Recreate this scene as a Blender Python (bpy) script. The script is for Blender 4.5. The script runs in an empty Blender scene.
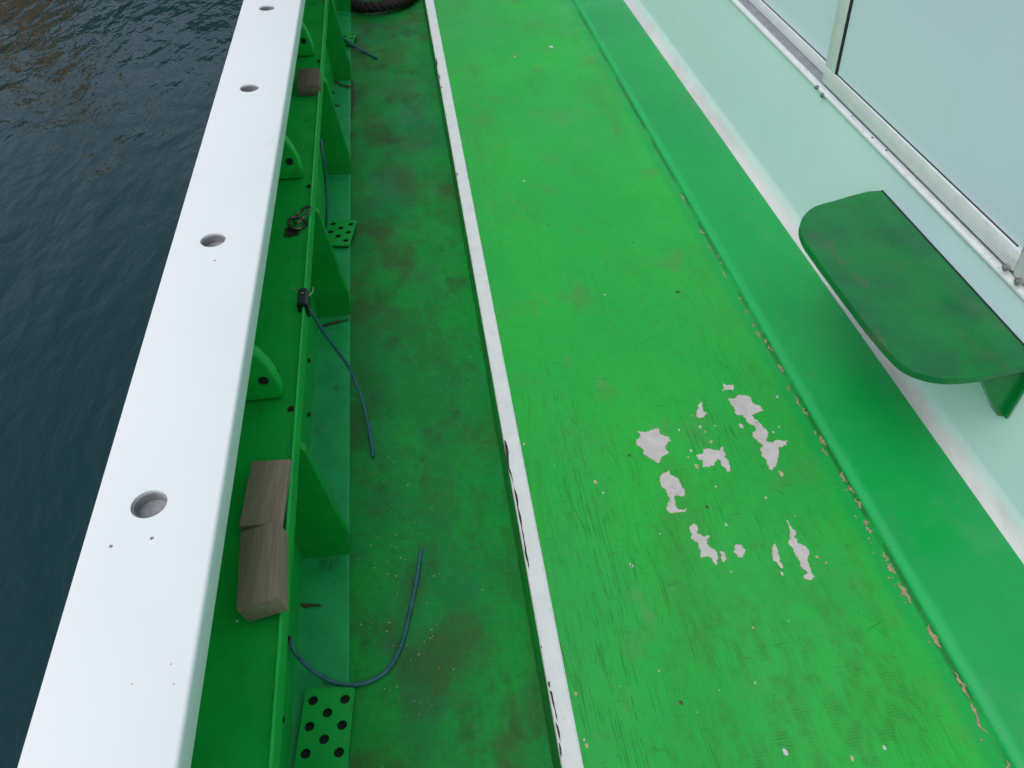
import bpy, bmesh, math, random
import numpy as np
from mathutils import Vector, Matrix, noise as mnoise
R = math.radians
scene = bpy.context.scene
col = scene.collection
rng = random.Random(7)

# ------------------------------------------------------------------ camera
CAM = Vector((0, 0, 1.5)); F = 800.0
_Y = Vector((355 - 512, 384 + 384, -F)).normalized()
_p = math.atan2(768, F)
_U = Vector((0, math.cos(_p), math.sin(_p)))
_X = _Y.cross(_U)
ROT = Matrix((_X, _Y, _U))              # camera space -> world (X across, Y towards the bow, Z up)
cd = bpy.data.cameras.new('camera'); cd.sensor_width = 36; cd.lens = F * 36 / 1024
cd.clip_end = 1000; cd.clip_start = .02
cam = bpy.data.objects.new('camera', cd); col.objects.link(cam)
cam.matrix_world = Matrix.Translation(CAM) @ ROT.to_4x4()
scene.camera = cam

# ------------------------------------------------------------------ sky, sun, exposure
SUN_EL, SUN_AZ = 57, 236                # azimuth clockwise from +Y
w = bpy.data.worlds.new('World'); scene.world = w; w.use_nodes = True
nt = w.node_tree; bg = nt.nodes['Background']
sky = nt.nodes.new('ShaderNodeTexSky'); sky.sky_type = 'NISHITA'; sky.sun_disc = False
sky.sun_elevation = R(SUN_EL); sky.sun_rotation = R(SUN_AZ)
sky.air_density = 1.0; sky.dust_density = 3.0; sky.ozone_density = 1.0
hs = nt.nodes.new('ShaderNodeHueSaturation'); hs.inputs['Saturation'].default_value = .55   # overcast: greyer than a clear sky
nt.links.new(sky.outputs[0], hs.inputs['Color']); nt.links.new(hs.outputs[0], bg.inputs[0])
bg.inputs[1].default_value = .148
sd = bpy.data.lights.new('sun', 'SUN'); sd.energy = .55; sd.angle = R(60); sd.color = (1, .97, .93)
sun = bpy.data.objects.new('sun', sd); col.objects.link(sun)
a, e = R(SUN_AZ), R(SUN_EL)
sdir = Vector((math.sin(a) * math.cos(e), math.cos(a) * math.cos(e), math.sin(e)))
sun.rotation_euler = sdir.to_track_quat('Z', 'Y').to_euler(); sun.location = sdir * 40
vs = scene.view_settings
vs.view_transform = 'Standard'; vs.look = 'None'; vs.gamma = 1; vs.use_curve_mapping = False
vs.exposure = 0.24

# ------------------------------------------------------------------ helpers: points
def ray(x, y): return ROT @ Vector((x - 512, 384 - y, -F))
def at_z(x, y, z):
    d = ray(x, y); return CAM + d * ((z - CAM.z) / d.z)
def at_x(x, y, X):
    d = ray(x, y); return CAM + d * (X / d.x)
def at_y(x, y, Y):
    d = ray(x, y); return CAM + d * (Y / d.y)
def edge(p, q, z):
    """a long straight edge of the boat: gives X at a station Y"""
    A, B = at_z(*p, z), at_z(*q, z)
    k = (B.x - A.x) / (B.y - A.y)
    return lambda Y: A.x + k * (Y - A.y)

FILA = at_z(573, 0, 0); _q = at_z(1014, 768, 0); FILK = (_q.x - FILA.x) / (_q.y - FILA.y); FILA = FILA.x - FILK * FILA.y

# ------------------------------------------------------------------ helpers: meshes
def link(o, parent=None):
    col.objects.link(o)
    if parent is not None: o.parent = parent
    return o
def obj(name, bm, mats, parent=None, smooth=None, loc=None):
    me = bpy.data.meshes.new(name)
    bmesh.ops.recalc_face_normals(bm, faces=bm.faces[:]) if smooth != 'raw' else None
    if loc is not None: bmesh.ops.translate(bm, verts=bm.verts[:], vec=-Vector(loc))
    bm.to_mesh(me); bm.free()
    for m in (mats if isinstance(mats, (list, tuple)) else [mats]): me.materials.append(m)
    if isinstance(smooth, (int, float)):
        for p in me.polygons: p.use_smooth = True
        me.set_sharp_from_angle(angle=R(smooth))
    o = bpy.data.objects.new(name, me)
    if loc is not None: o.location = loc
    return link(o, parent)
def empty(name, loc):
    o = bpy.data.objects.new(name, None); o.location = loc; o.empty_display_size = .1
    return link(o)
def tag(o, label=None, cat=None, group=None, kind=None):
    for k, v in (('label', label), ('category', cat), ('group', group), ('kind', kind)):
        if v: o[k] = v
    return o
def B(): return bmesh.new()
def loft(bm, prof, ys, closed=True, mat=0, caps=True):
    """prof(Y) -> list of (x, z); skins the stations ys"""
    rows = [[bm.verts.new((x, Y, z)) for x, z in prof(Y)] for Y in ys]
    n = len(rows[0])
    for a, b in zip(rows, rows[1:]):
        for i in range(n if closed else n - 1):
            f = bm.faces.new((a[i], a[(i + 1) % n], b[(i + 1) % n], b[i])); f.material_index = mat
    if closed and caps:
        bm.faces.new(rows[0]).material_index = mat; bm.faces.new(rows[-1][::-1]).material_index = mat
    return rows
def box(bm, c, s, rot=None, bev=0, seg=2, mat=0):
    t = bmesh.new(); bmesh.ops.create_cube(t, size=1)
    bmesh.ops.scale(t, vec=s, verts=t.verts[:])
    if bev: bmesh.ops.bevel(t, geom=t.edges[:], offset=bev, segments=seg, affect='EDGES', profile=.5)
    M = Matrix.Translation(c) @ (rot.to_4x4() if rot is not None else Matrix())
    t.transform(M)
    for f in t.faces: f.material_index = mat
    me = bpy.data.meshes.new('t'); t.to_mesh(me); t.free(); bm.from_mesh(me); bpy.data.meshes.remove(me)
def prism(bm, pts, n, mat=0):
    """closed outline pts (Vectors) extruded by vector n"""
    a = [bm.verts.new(p) for p in pts]; b = [bm.verts.new(p + n) for p in pts]
    k = len(a)
    fs = [bm.faces.new(a), bm.faces.new(b[::-1])]
    fs += [bm.faces.new((a[i], b[i], b[(i + 1) % k], a[(i + 1) % k])) for i in range(k)]
    for f in fs: f.material_index = mat
    return fs
def cyl(bm, c, r, h, axis=Vector((0, 0, 1)), n=24, r2=None, mat=0):
    t = bmesh.new()
    bmesh.ops.create_cone(t, cap_ends=True, segments=n, radius1=r, radius2=r if r2 is None else r2, depth=h)
    t.transform(Matrix.Translation(c) @ axis.to_track_quat('Z', 'Y').to_matrix().to_4x4())
    for f in t.faces: f.material_index = mat
    me = bpy.data.meshes.new('t'); t.to_mesh(me); t.free(); bm.from_mesh(me); bpy.data.meshes.remove(me)
def smooth_path(P, n=8, closed=False):
    P = [Vector(p) for p in P]; out = []
    m = len(P)
    for i in range(m if closed else m - 1):
        g = (lambda k: P[k % m]) if closed else (lambda k: P[min(max(k, 0), m - 1)])
        a, b, c, d = g(i - 1), g(i), g(i + 1), g(i + 2)
        for k in range(n):
            t = k / n
            out.append(.5 * ((2 * b) + (c - a) * t + (2 * a - 5 * b + 4 * c - d) * t * t + (3 * b - a - 3 * c + d) * t ** 3))
    if not closed: out.append(P[-1])
    return out
def tube(bm, P, r, seg=10, closed=False, mat=0):
    rings = []; up = Vector((0, 0, 1)); m = len(P); nrm = None
    for i, p in enumerate(P):
        a = P[(i - 1) % m] if closed or i else P[0]
        b = P[(i + 1) % m] if closed or i < m - 1 else P[-1]
        t = (b - a).normalized()
        if nrm is None: nrm = t.orthogonal().normalized()
        nrm = (nrm - t * nrm.dot(t)).normalized()
        bi = t.cross(nrm)
        rr = r[i] if isinstance(r, list) else r
        rings.append([bm.verts.new(p + (nrm * math.cos(2 * math.pi * k / seg) + bi * math.sin(2 * math.pi * k / seg)) * rr) for k in range(seg)])
    for i in range(m if closed else m - 1):
        A, C = rings[i], rings[(i + 1) % m]
        if closed and i == m - 1:           # line the seam up
            s = min(range(seg), key=lambda s: (A[0].co - C[s].co).length)
            C = C[s:] + C[:s]
        for k in range(seg):
            bm.faces.new((A[k], A[(k + 1) % seg], C[(k + 1) % seg], C[k])).material_index = mat
    if not closed:
        bm.faces.new(rings[0][::-1]); bm.faces.new(rings[-1])
def boolean_cut(o, bm_cut):
    me = bpy.data.meshes.new('cut'); bm_cut.to_mesh(me); bm_cut.free()
    c = bpy.data.objects.new('cut', me); col.objects.link(c)
    m = o.modifiers.new('cut', 'BOOLEAN'); m.operation = 'DIFFERENCE'; m.object = c; m.solver = 'EXACT'
    bpy.context.view_layer.update()
    new = bpy.data.meshes.new_from_object(o.evaluated_get(bpy.context.evaluated_depsgraph_get()))
    o.modifiers.clear(); o.data = new
    bpy.data.objects.remove(c); bpy.data.meshes.remove(me)
    for p in new.polygons: p.use_smooth = True
    new.set_sharp_from_angle(angle=R(35))
def jag(P, amp=.22, it=3, r=rng):
    """fractal outline in the plane"""
    P = [Vector(p) for p in P]
    for _ in range(it):
        Q = []
        for a, b in zip(P, P[1:] + P[:1]):
            d = b - a; nrm = Vector((-d.y, d.x, 0))
            Q += [a, a + d * r.uniform(.38, .62) + nrm * r.uniform(-amp, amp)]
        P = Q; amp *= .8
    return P
def crosses(P):
    n = len(P)
    def o(a, b, c): return (b.x - a.x) * (c.y - a.y) - (b.y - a.y) * (c.x - a.x)
    for i in range(n):
        a, b = P[i], P[(i + 1) % n]
        for j in range(i + 2, n):
            if i == 0 and j == n - 1: continue
            c, d = P[j], P[(j + 1) % n]
            if o(a, b, c) * o(a, b, d) < 0 and o(c, d, a) * o(c, d, b) < 0: return True
    return False
def jag_safe(P, amp, it):
    for k in range(40):
        J = jag(P, amp * (1 - .02 * k), it)
        if not crosses(J): return J
    return P
def poly(bm, P, z, mat):
    f = bm.faces.new([bm.verts.new((p.x, p.y, z if not callable(z) else z(p))) for p in P]); f.material_index = mat
    f.normal_update()
    if f.normal.z < 0: f.normal_flip()
    return f

# ------------------------------------------------------------------ helpers: materials
class N:
    def __init__(s, name):
        s.m = bpy.data.materials.new(name); s.m.use_nodes = True; s.t = s.m.node_tree
        s.b = s.t.nodes['Principled BSDF']; s.co = s.new('ShaderNodeTexCoord').outputs['Object']
    def new(s, t): return s.t.nodes.new(t)
    def put(s, sock, v):
        if isinstance(v, bpy.types.NodeSocket): s.t.links.new(v, sock)
        elif isinstance(v, (tuple, list)) and len(v) == 3 and sock.type == 'RGBA': sock.default_value = (*v, 1)
        else: sock.default_value = v
    def map(s, scale=(1, 1, 1), rot=(0, 0, 0), loc=(0, 0, 0), v=None):
        n = s.new('ShaderNodeMapping'); s.put(n.inputs[0], v or s.co)
        n.inputs['Scale'].default_value = scale; n.inputs['Rotation'].default_value = rot; n.inputs['Location'].default_value = loc
        return n.outputs[0]
    def noise(s, scale=1, v=None, detail=4, rough=.55, dist=0, color=False):
        n = s.new('ShaderNodeTexNoise'); s.put(n.inputs['Vector'], v or s.co)
        n.inputs['Scale'].default_value = scale; n.inputs['Detail'].default_value = detail
        n.inputs['Roughness'].default_value = rough; n.inputs['Distortion'].default_value = dist
        return n.outputs['Color' if color else 'Fac']
    def vor(s, scale=1, v=None, metric='EUCLIDEAN', feat='F1', out='Distance', rnd=1):
        n = s.new('ShaderNodeTexVoronoi'); s.put(n.inputs['Vector'], v or s.co); n.distance = metric; n.feature = feat
        n.inputs['Scale'].default_value = scale; n.inputs['Randomness'].default_value = rnd
        return n.outputs[out]
    def ramp(s, f, a, b, lo=0., hi=1., smooth=True):
        n = s.new('ShaderNodeMapRange'); n.interpolation_type = 'SMOOTHSTEP' if smooth else 'LINEAR'
        s.put(n.inputs['Value'], f)
        for k, v in zip(('From Min', 'From Max', 'To Min', 'To Max'), (a, b, lo, hi)): n.inputs[k].default_value = v
        return n.outputs[0]
    def mth(s, op, a, b=0.):
        n = s.new('ShaderNodeMath'); n.operation = op; s.put(n.inputs[0], a); s.put(n.inputs[1], b); return n.outputs[0]
    def mix(s, f, a, b):
        n = s.new('ShaderNodeMix'); n.data_type = 'RGBA'
        s.put(n.inputs[0], f); s.put(n.inputs[6], a); s.put(n.inputs[7], b); return n.outputs[2]
    def add(s, v, c, k):
        n = s.new('ShaderNodeVectorMath'); n.operation = 'MULTIPLY_ADD'
        s.put(n.inputs[0], c); n.inputs[1].default_value = (k, k, k); s.put(n.inputs[2], v); return n.outputs[0]
    def xyz(s, v=None):
        n = s.new('ShaderNodeSeparateXYZ'); s.put(n.inputs[0], v or s.co); return n.outputs
    def bump(s, h, dist=.001, strength=1., nrm=None):
        n = s.new('ShaderNodeBump'); s.put(n.inputs['Height'], h); n.inputs['Distance'].default_value = dist
        n.inputs['Strength'].default_value = strength
        if nrm: s.put(n.inputs['Normal'], nrm)
        return n.outputs[0]
    def done(s, color=None, rough=None, nrm=None, **kw):
        if color is not None: s.put(s.b.inputs['Base Color'], color)
        if rough is not None: s.put(s.b.inputs['Roughness'], rough)
        if nrm is not None: s.put(s.b.inputs['Normal'], nrm)
        for k, v in kw.items(): s.put(s.b.inputs[k.replace('_', ' ')], v)
        return s.m

def paint(name, base, alt, dirt=None, scale=6., rough=.4, amount=.5, bumpd=.0006, specks=0.):
    n = N(name)
    f = n.noise(scale, detail=6, rough=.65)
    c = n.mix(n.ramp(f, .35, .68), base, alt)
    if dirt:
        g = n.noise(scale * 2.3, v=n.map((1, .45, 1), loc=(3, 7, 1)), detail=7, rough=.7)
        c = n.mix(n.mth('MULTIPLY', n.ramp(g, .55, .74), amount), c, dirt)
    if specks:
        vv = n.vor(38, out='Distance'); pick = n.noise(9, detail=1)
        c = n.mix(n.mth('MULTIPLY', n.ramp(vv, specks, specks * .6), n.ramp(pick, .56, .6)), c, (.02, .02, .015))
    h = n.mth('ADD', n.noise(14, detail=5), n.mth('MULTIPLY', n.noise(160, detail=2), .25))
    return n.done(c, n.ramp(n.noise(11, detail=5), .3, .7, rough - .07, rough + .12), n.bump(h, bumpd, .8), Specular_IOR_Level=.35)

def mat_raised():
    n = N('raised_deck_paint'); x, y, z = n.xyz()
    big = n.noise(2.2, v=n.map((1, .6, 1)), detail=6, rough=.6)
    c = n.mix(n.ramp(big, .34, .66), (.018, .430, .045), (.011, .385, .048))
    streak = n.noise(5, v=n.map((1, .28, 1), loc=(2, 0, 0)), detail=7, rough=.7)
    c = n.mix(n.ramp(streak, .48, .74, 0, .75), c, (.038, .275, .036))
    blot = n.noise(7, v=n.map((1, .8, 1), loc=(9, 4, 0)), detail=5)
    c = n.mix(n.ramp(blot, .55, .76, 0, .6), c, (.085, .24, .06))           # brownish scuffs
    red = n.noise(12, v=n.map((1, .45, 1), loc=(1, 9, 0)), detail=6)
    c = n.mix(n.ramp(red, .62, .78, 0, .5), c, (.20, .20, .13))
    haz = n.noise(1.5, v=n.map((1.2, .5, 1), loc=(4, 6, 0)), detail=6, rough=.6)
    c = n.mix(n.ramp(haz, .46, .70, 0, .45), c, (.040, .370, .080))
    # plywood checks under the paint: fine wandering cracks along the boat
    wob = n.add(n.co, n.noise(3.1, detail=3, color=True), .012)
    reg = n.mth('MULTIPLY', n.ramp(n.noise(2.6, v=n.map((1.3, .55, 1), loc=(4, 2, 0)), detail=3), .40, .60), n.mth('MULTIPLY', n.ramp(y, 2.6, 1.3), n.ramp(x, .93, .86)))
    l1 = n.vor(1, v=n.map((70, 2.6, 1), v=wob), feat='DISTANCE_TO_EDGE')
    l3 = n.vor(1, v=n.map((150, 5, 1), v=wob, loc=(3, 1, 0)), feat='DISTANCE_TO_EDGE')
    l2 = n.vor(1, v=n.map((5, 42, 1), v=wob, loc=(6, 1, 0)), feat='DISTANCE_TO_EDGE')
    brk = n.ramp(n.noise(1, v=n.map((16, 5, 1)), detail=5, rough=.7), .44, .58)
    brk3 = n.ramp(n.noise(1, v=n.map((26, 9, 1), loc=(2, 2, 0)), detail=5, rough=.7), .48, .62)
    brk2 = n.ramp(n.noise(1, v=n.map((11, 16, 1), loc=(5, 5, 0)), detail=5, rough=.7), .53, .64)
    c1 = n.mth('MULTIPLY', n.mth('MAXIMUM', n.mth('MULTIPLY', n.ramp(l1, .040, .008), brk), n.mth('MULTIPLY', n.ramp(l3, .07, .015), n.mth('MULTIPLY', brk3, .8))), reg)
    c2 = n.mth('MULTIPLY', n.ramp(l2, .040, .008), n.mth('MULTIPLY', n.ramp(y, 2.8, 1.5), brk2))
    crack = n.mth('MAXIMUM', c1, n.mth('MULTIPLY', c2, .75))
    # long seams
    s1 = n.mth('ABSOLUTE', n.mth('SUBTRACT', n.mth('ADD', x, n.mth('MULTIPLY', n.noise(5, v=n.map((.2, 1, 1)), detail=3), .02)), .335))
    crack = n.mth('MAXIMUM', crack, n.mth('MULTIPLY', n.ramp(s1, .0022, .0006), n.mth('MULTIPLY', n.ramp(n.noise(1, v=n.map((3, 16, 1)), detail=3), .45, .55), n.ramp(y, 2.1, 1.3))))
    # glass cloth showing through
    wv = lambda d, sc: n.mth('SINE', n.mth('MULTIPLY', d, sc))
    weave = n.mth('MAXIMUM', wv(n.mth('ADD', x, n.mth('MULTIPLY', n.noise(18, detail=2), .006)), 2 * math.pi / .0062),
                  wv(n.mth('ADD', y, n.mth('MULTIPLY', n.noise(15, detail=2), .006)), 2 * math.pi / .0062))
    wreg = n.mth('MULTIPLY', n.ramp(n.noise(8, v=n.map((1.6, .5, 1), loc=(7, 3, 0)), detail=5, rough=.65), .42, .56),
                 n.mth('MULTIPLY', n.mth('MULTIPLY', n.ramp(x, .36, .52), n.ramp(x, .92, .84)), n.ramp(y, 1.0, .70)))
    weave = n.mth('MULTIPLY', n.mth('MULTIPLY', n.ramp(weave, .55, .95), n.ramp(n.noise(1, v=n.map((45, 30, 1)), detail=3), .38, .6)), wreg)
    fine = n.noise(1, v=n.map((60, 26, 1)), detail=4, rough=.7)
    c = n.mix(n.ramp(fine, .45, .78, 0, .42), c, (.030, .22, .03))
    c = n.mix(n.mth('MULTIPLY', crack, .42), c, (.015, .12, .015))
    c = n.mix(n.mth('MULTIPLY', weave, .62), c, (.035, .15, .02))
    c = n.mix(n.mth('MULTIPLY', wreg, .22), c, (.045, .23, .03))
    # pale pin chips and dark pits
    v1 = n.vor(26); pick = n.ramp(n.noise(7, detail=2), .57, .62)
    c = n.mix(n.mth('MULTIPLY', n.ramp(v1, .045, .03), pick), c, (.5, .5, .42))
    v2 = n.vor(19, v=n.map(loc=(3, 3, 0))); pick2 = n.ramp(n.noise(5, v=n.map(loc=(8, 1, 0)), detail=2), .55, .6)
    c = n.mix(n.mth('MULTIPLY', n.ramp(v2, .06, .035), pick2), c, (.03, .05, .02))
    # smoother, bluer tape band along the moulding
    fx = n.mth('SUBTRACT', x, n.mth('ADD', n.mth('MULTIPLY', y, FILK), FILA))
    gro = n.mth('MULTIPLY', n.ramp(n.mth('ADD', fx, n.mth('MULTIPLY', n.noise(16, detail=4), .012)), -.014, -.003), n.ramp(n.noise(5, v=n.map(loc=(4, 4, 0)), detail=4), .36, .5, .25, 1))  # dark groove line: corner shade painted in along with dirt
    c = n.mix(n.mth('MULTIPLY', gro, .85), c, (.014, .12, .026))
    tape = n.ramp(n.mth('ADD', n.mth('ADD', fx, .955), n.mth('MULTIPLY', n.noise(4, detail=4), .05)), .925, .945)
    c = n.mix(n.mth('MULTIPLY', n.mth('SUBTRACT', tape, n.mth('MULTIPLY', gro, .8)), .75), c, (.006, .34, .062))
    h = n.mth('SUBTRACT', n.mth('ADD', n.mth('MULTIPLY', n.noise(9, detail=5), .6), n.mth('MULTIPLY', fine, .35)),
              n.mth('ADD', n.mth('MULTIPLY', crack, .45), n.mth('MULTIPLY', weave, .35)))
    return n.done(c, n.ramp(n.noise(6, detail=6), .3, .7, .34, .52), n.bump(h, .0014, .9), Specular_IOR_Level=.38)

def mat_side():
    n = N('side_deck_paint'); x, y, z = n.xyz()
    warp = n.add(n.add(n.co, n.noise(6, detail=3, color=True), .10), n.noise(60, detail=3, color=True), .035)
    cells = n.vor(7, v=n.map((1.1, .62, 1), v=warp), metric='CHEBYCHEV', out='Color')
    cr = n.new('ShaderNodeSeparateColor'); n.put(cr.inputs[0], cells)
    big = n.noise(3.4, v=n.map((1, .6, 1)), detail=6, rough=.62)
    c = n.mix(n.ramp(big, .36, .62), (.003, .355, .040), (.004, .255, .048))
    c = n.mix(n.ramp(cr.outputs[0], .40, 1., 0, .38), c, (.004, .330, .075))
    c = n.mix(n.ramp(cr.outputs[1], .50, 1., 0, .35), c, (.026, .140, .026))
    br = n.noise(4.2, v=n.map((1, .7, 1), loc=(2, 8, 0)), detail=7, rough=.68)
    c = n.mix(n.ramp(br, .46, .66, 0, .88), c, (.046, .120, .024))          # worn to a brown undercoat
    dk = n.noise(6, v=n.map((1.4, .8, 1), loc=(6, 1, 0)), detail=7, rough=.66)
    bl = n.noise(2.6, v=n.map((1.2, .7, 1), loc=(1, 2, 0)), detail=6, rough=.65)
    c = n.mix(n.ramp(bl, .50, .66, 0, .55), c, (.005, .225, .080))
    c = n.mix(n.ramp(dk, .52, .70, 0, .7), c, (.026, .080, .022))
    scr = n.noise(1, v=n.map((7, 60, 1), rot=(0, 0, .3)), detail=4, rough=.7)
    c = n.mix(n.ramp(scr, .64, .74, 0, .5), c, (.035, .05, .02))
    fine = n.noise(70, detail=4, rough=.7)
    c = n.mix(n.ramp(fine, .42, .75, 0, .4), c, (.012, .12, .022))
    h = n.mth('ADD', n.mth('MULTIPLY', n.noise(12, detail=5), .7), n.mth('MULTIPLY', fine, .3))
    return n.done(c, n.ramp(n.noise(5, detail=6), .3, .7, .40, .62), n.bump(h, .001, .8), Specular_IOR_Level=.35)

def mat_mould():
    n = N('moulding_green'); x, y, z = n.xyz()
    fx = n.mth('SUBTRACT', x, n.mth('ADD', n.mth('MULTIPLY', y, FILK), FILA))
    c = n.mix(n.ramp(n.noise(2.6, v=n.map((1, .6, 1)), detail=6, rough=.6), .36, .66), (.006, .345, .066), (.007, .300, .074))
    worn = n.mth('MULTIPLY', n.ramp(n.mth('ADD', fx, n.mth('MULTIPLY', n.noise(9, detail=5), .018)), .036, .020), n.ramp(n.noise(6, v=n.map((1, .5, 1)), detail=5), .3, .55, .45, 1))  # not wear: sky sheen on the rounded edge, painted in as paler green
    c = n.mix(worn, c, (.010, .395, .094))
    oc = n.noise(8, v=n.map((1.6, .5, 1), loc=(3, 2, 0)), detail=7, rough=.7)
    c = n.mix(n.ramp(oc, .58, .74, 0, .55), c, (.060, .235, .030))
    gr = n.noise(5, v=n.map((1, .6, 1), loc=(8, 5, 0)), detail=7, rough=.7)
    c = n.mix(n.ramp(gr, .54, .76, 0, .5), c, (.060, .30, .14))
    v = n.vor(16); pk = n.ramp(n.noise(6, detail=2), .56, .62)
    c = n.mix(n.mth('MULTIPLY', n.ramp(v, .09, .03), pk), c, (.03, .13, .05))
    return n.done(c, n.ramp(n.noise(8, detail=6), .3, .7, .22, .42), n.bump(n.noise(8, detail=5), .0009, .8))

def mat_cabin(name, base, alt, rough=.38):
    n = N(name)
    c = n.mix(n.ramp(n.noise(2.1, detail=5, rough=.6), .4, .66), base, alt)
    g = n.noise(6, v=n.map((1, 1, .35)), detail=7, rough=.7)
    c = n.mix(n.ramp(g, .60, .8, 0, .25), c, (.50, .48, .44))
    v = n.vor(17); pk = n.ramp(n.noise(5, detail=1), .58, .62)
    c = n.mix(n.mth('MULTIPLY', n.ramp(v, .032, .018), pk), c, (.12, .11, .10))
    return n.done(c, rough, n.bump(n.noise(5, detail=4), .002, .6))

def mat_leaf():
    n = N('yellow_leaf')
    c = n.mix(n.ramp(n.noise(.9, detail=3), .4, .6), (.92, .66, .03), (.88, .52, .02))
    n.done(c, .6)
    t = n.new('ShaderNodeBsdfTranslucent'); n.put(t.inputs[0], c)
    m = n.new('ShaderNodeMixShader'); m.inputs[0].default_value = .45
    n.t.links.new(n.b.outputs[0], m.inputs[1]); n.t.links.new(t.outputs[0], m.inputs[2])
    n.t.links.new(m.outputs[0], n.t.nodes['Material Output'].inputs[0])
    return n.m

def mat_cove():
    n = N('cove_white'); x, y, z = n.xyz()
    c = n.mix(n.ramp(n.noise(4, v=n.map((1, .5, 1)), detail=6), .38, .66), (.62, .635, .625), (.53, .535, .52))
    g = n.noise(7, v=n.map((1, .35, 1)), detail=8, rough=.72)
    c = n.mix(n.ramp(g, .48, .68, 0, .5), c, (.37, .40, .38))
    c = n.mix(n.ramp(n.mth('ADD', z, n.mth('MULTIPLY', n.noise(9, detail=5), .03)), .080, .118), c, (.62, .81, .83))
    return n.done(c, .42, n.bump(n.noise(8, detail=5), .002, .6))

def mat_cap():
    n = N('cap_rail_white'); x, y, z = n.xyz()
    c = n.mix(n.ramp(n.noise(3, detail=5), .4, .65), (.775, .82, .825), (.755, .80, .81))
    g = n.noise(8, v=n.map((1, .4, 1)), detail=8, rough=.75)
    c = n.mix(n.ramp(g, .60, .80, 0, .35), c, (.50, .50, .47))
    v = n.vor(23); pk = n.ramp(n.noise(4, detail=1), .6, .63)
    c = n.mix(n.mth('MULTIPLY', n.ramp(v, .03, .016), pk), c, (.25, .22, .2))
    return n.done(c, n.ramp(n.noise(6, detail=5), .3, .7, .3, .5), n.bump(n.mth('ADD', n.noise(5, detail=3), n.mth('MULTIPLY', n.noise(60, detail=3), .12)), .0016, .7))

def mat_wood(name, k=1.):
    n = N(name)
    wv = n.add(n.co, n.noise(9, v=n.map((1, .2, 1)), detail=3, color=True), .03)
    g = n.noise(1, v=n.map((150, 6, 120), v=wv), detail=5, rough=.65)
    b = n.noise(1, v=n.map((38, 2.5, 30), v=wv, loc=(1, 1, 1)), detail=3)
    c = n.mix(n.ramp(g, .28, .74), (.27 * k, .195 * k, .14 * k), (.39 * k, .285 * k, .205 * k))
    c = n.mix(n.ramp(b, .45, .75, 0, .4), c, (.19 * k, .13 * k, .09 * k))
    kn = n.vor(16, v=n.map((1, .55, 1)))
    c = n.mix(n.ramp(kn, .10, .04, 0, .7), c, (.035, .025, .018))
    return n.done(c, .78, n.bump(g, .0012, .8))

def simple(name, c, alt=None, rough=.5, metal=0., scale=30, bumpd=.0005, lo=.4, hi=.62):
    n = N(name)
    f = n.noise(scale, detail=6, rough=.65)
    return n.done(n.mix(n.ramp(f, lo, hi), c, alt or tuple(v * .7 for v in c)), rough, n.bump(f, bumpd, .8), Metallic=metal)

def mat_water():
    n = N('sea_water')
    wp = n.add(n.co, n.noise(1.3, detail=2, color=True), .35)
    a = n.noise(1, v=n.map((7.5, 3.4, 1), rot=(0, 0, R(-58)), v=wp), detail=3, rough=.5)
    b = n.noise(1, v=n.map((2.6, 1.3, 1), rot=(0, 0, R(-35)), v=wp), detail=2)
    c = n.noise(1, v=n.map((22, 12, 1), rot=(0, 0, R(-70))), detail=2)
    h = n.mth('ADD', n.mth('ADD', n.mth('MULTIPLY', a, .55), n.mth('MULTIPLY', b, 1.0)), n.mth('MULTIPLY', c, .10))
    return n.done((.004, .030, .036), .05, n.bump(h, .026, 1.), IOR=1.33)

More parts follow.
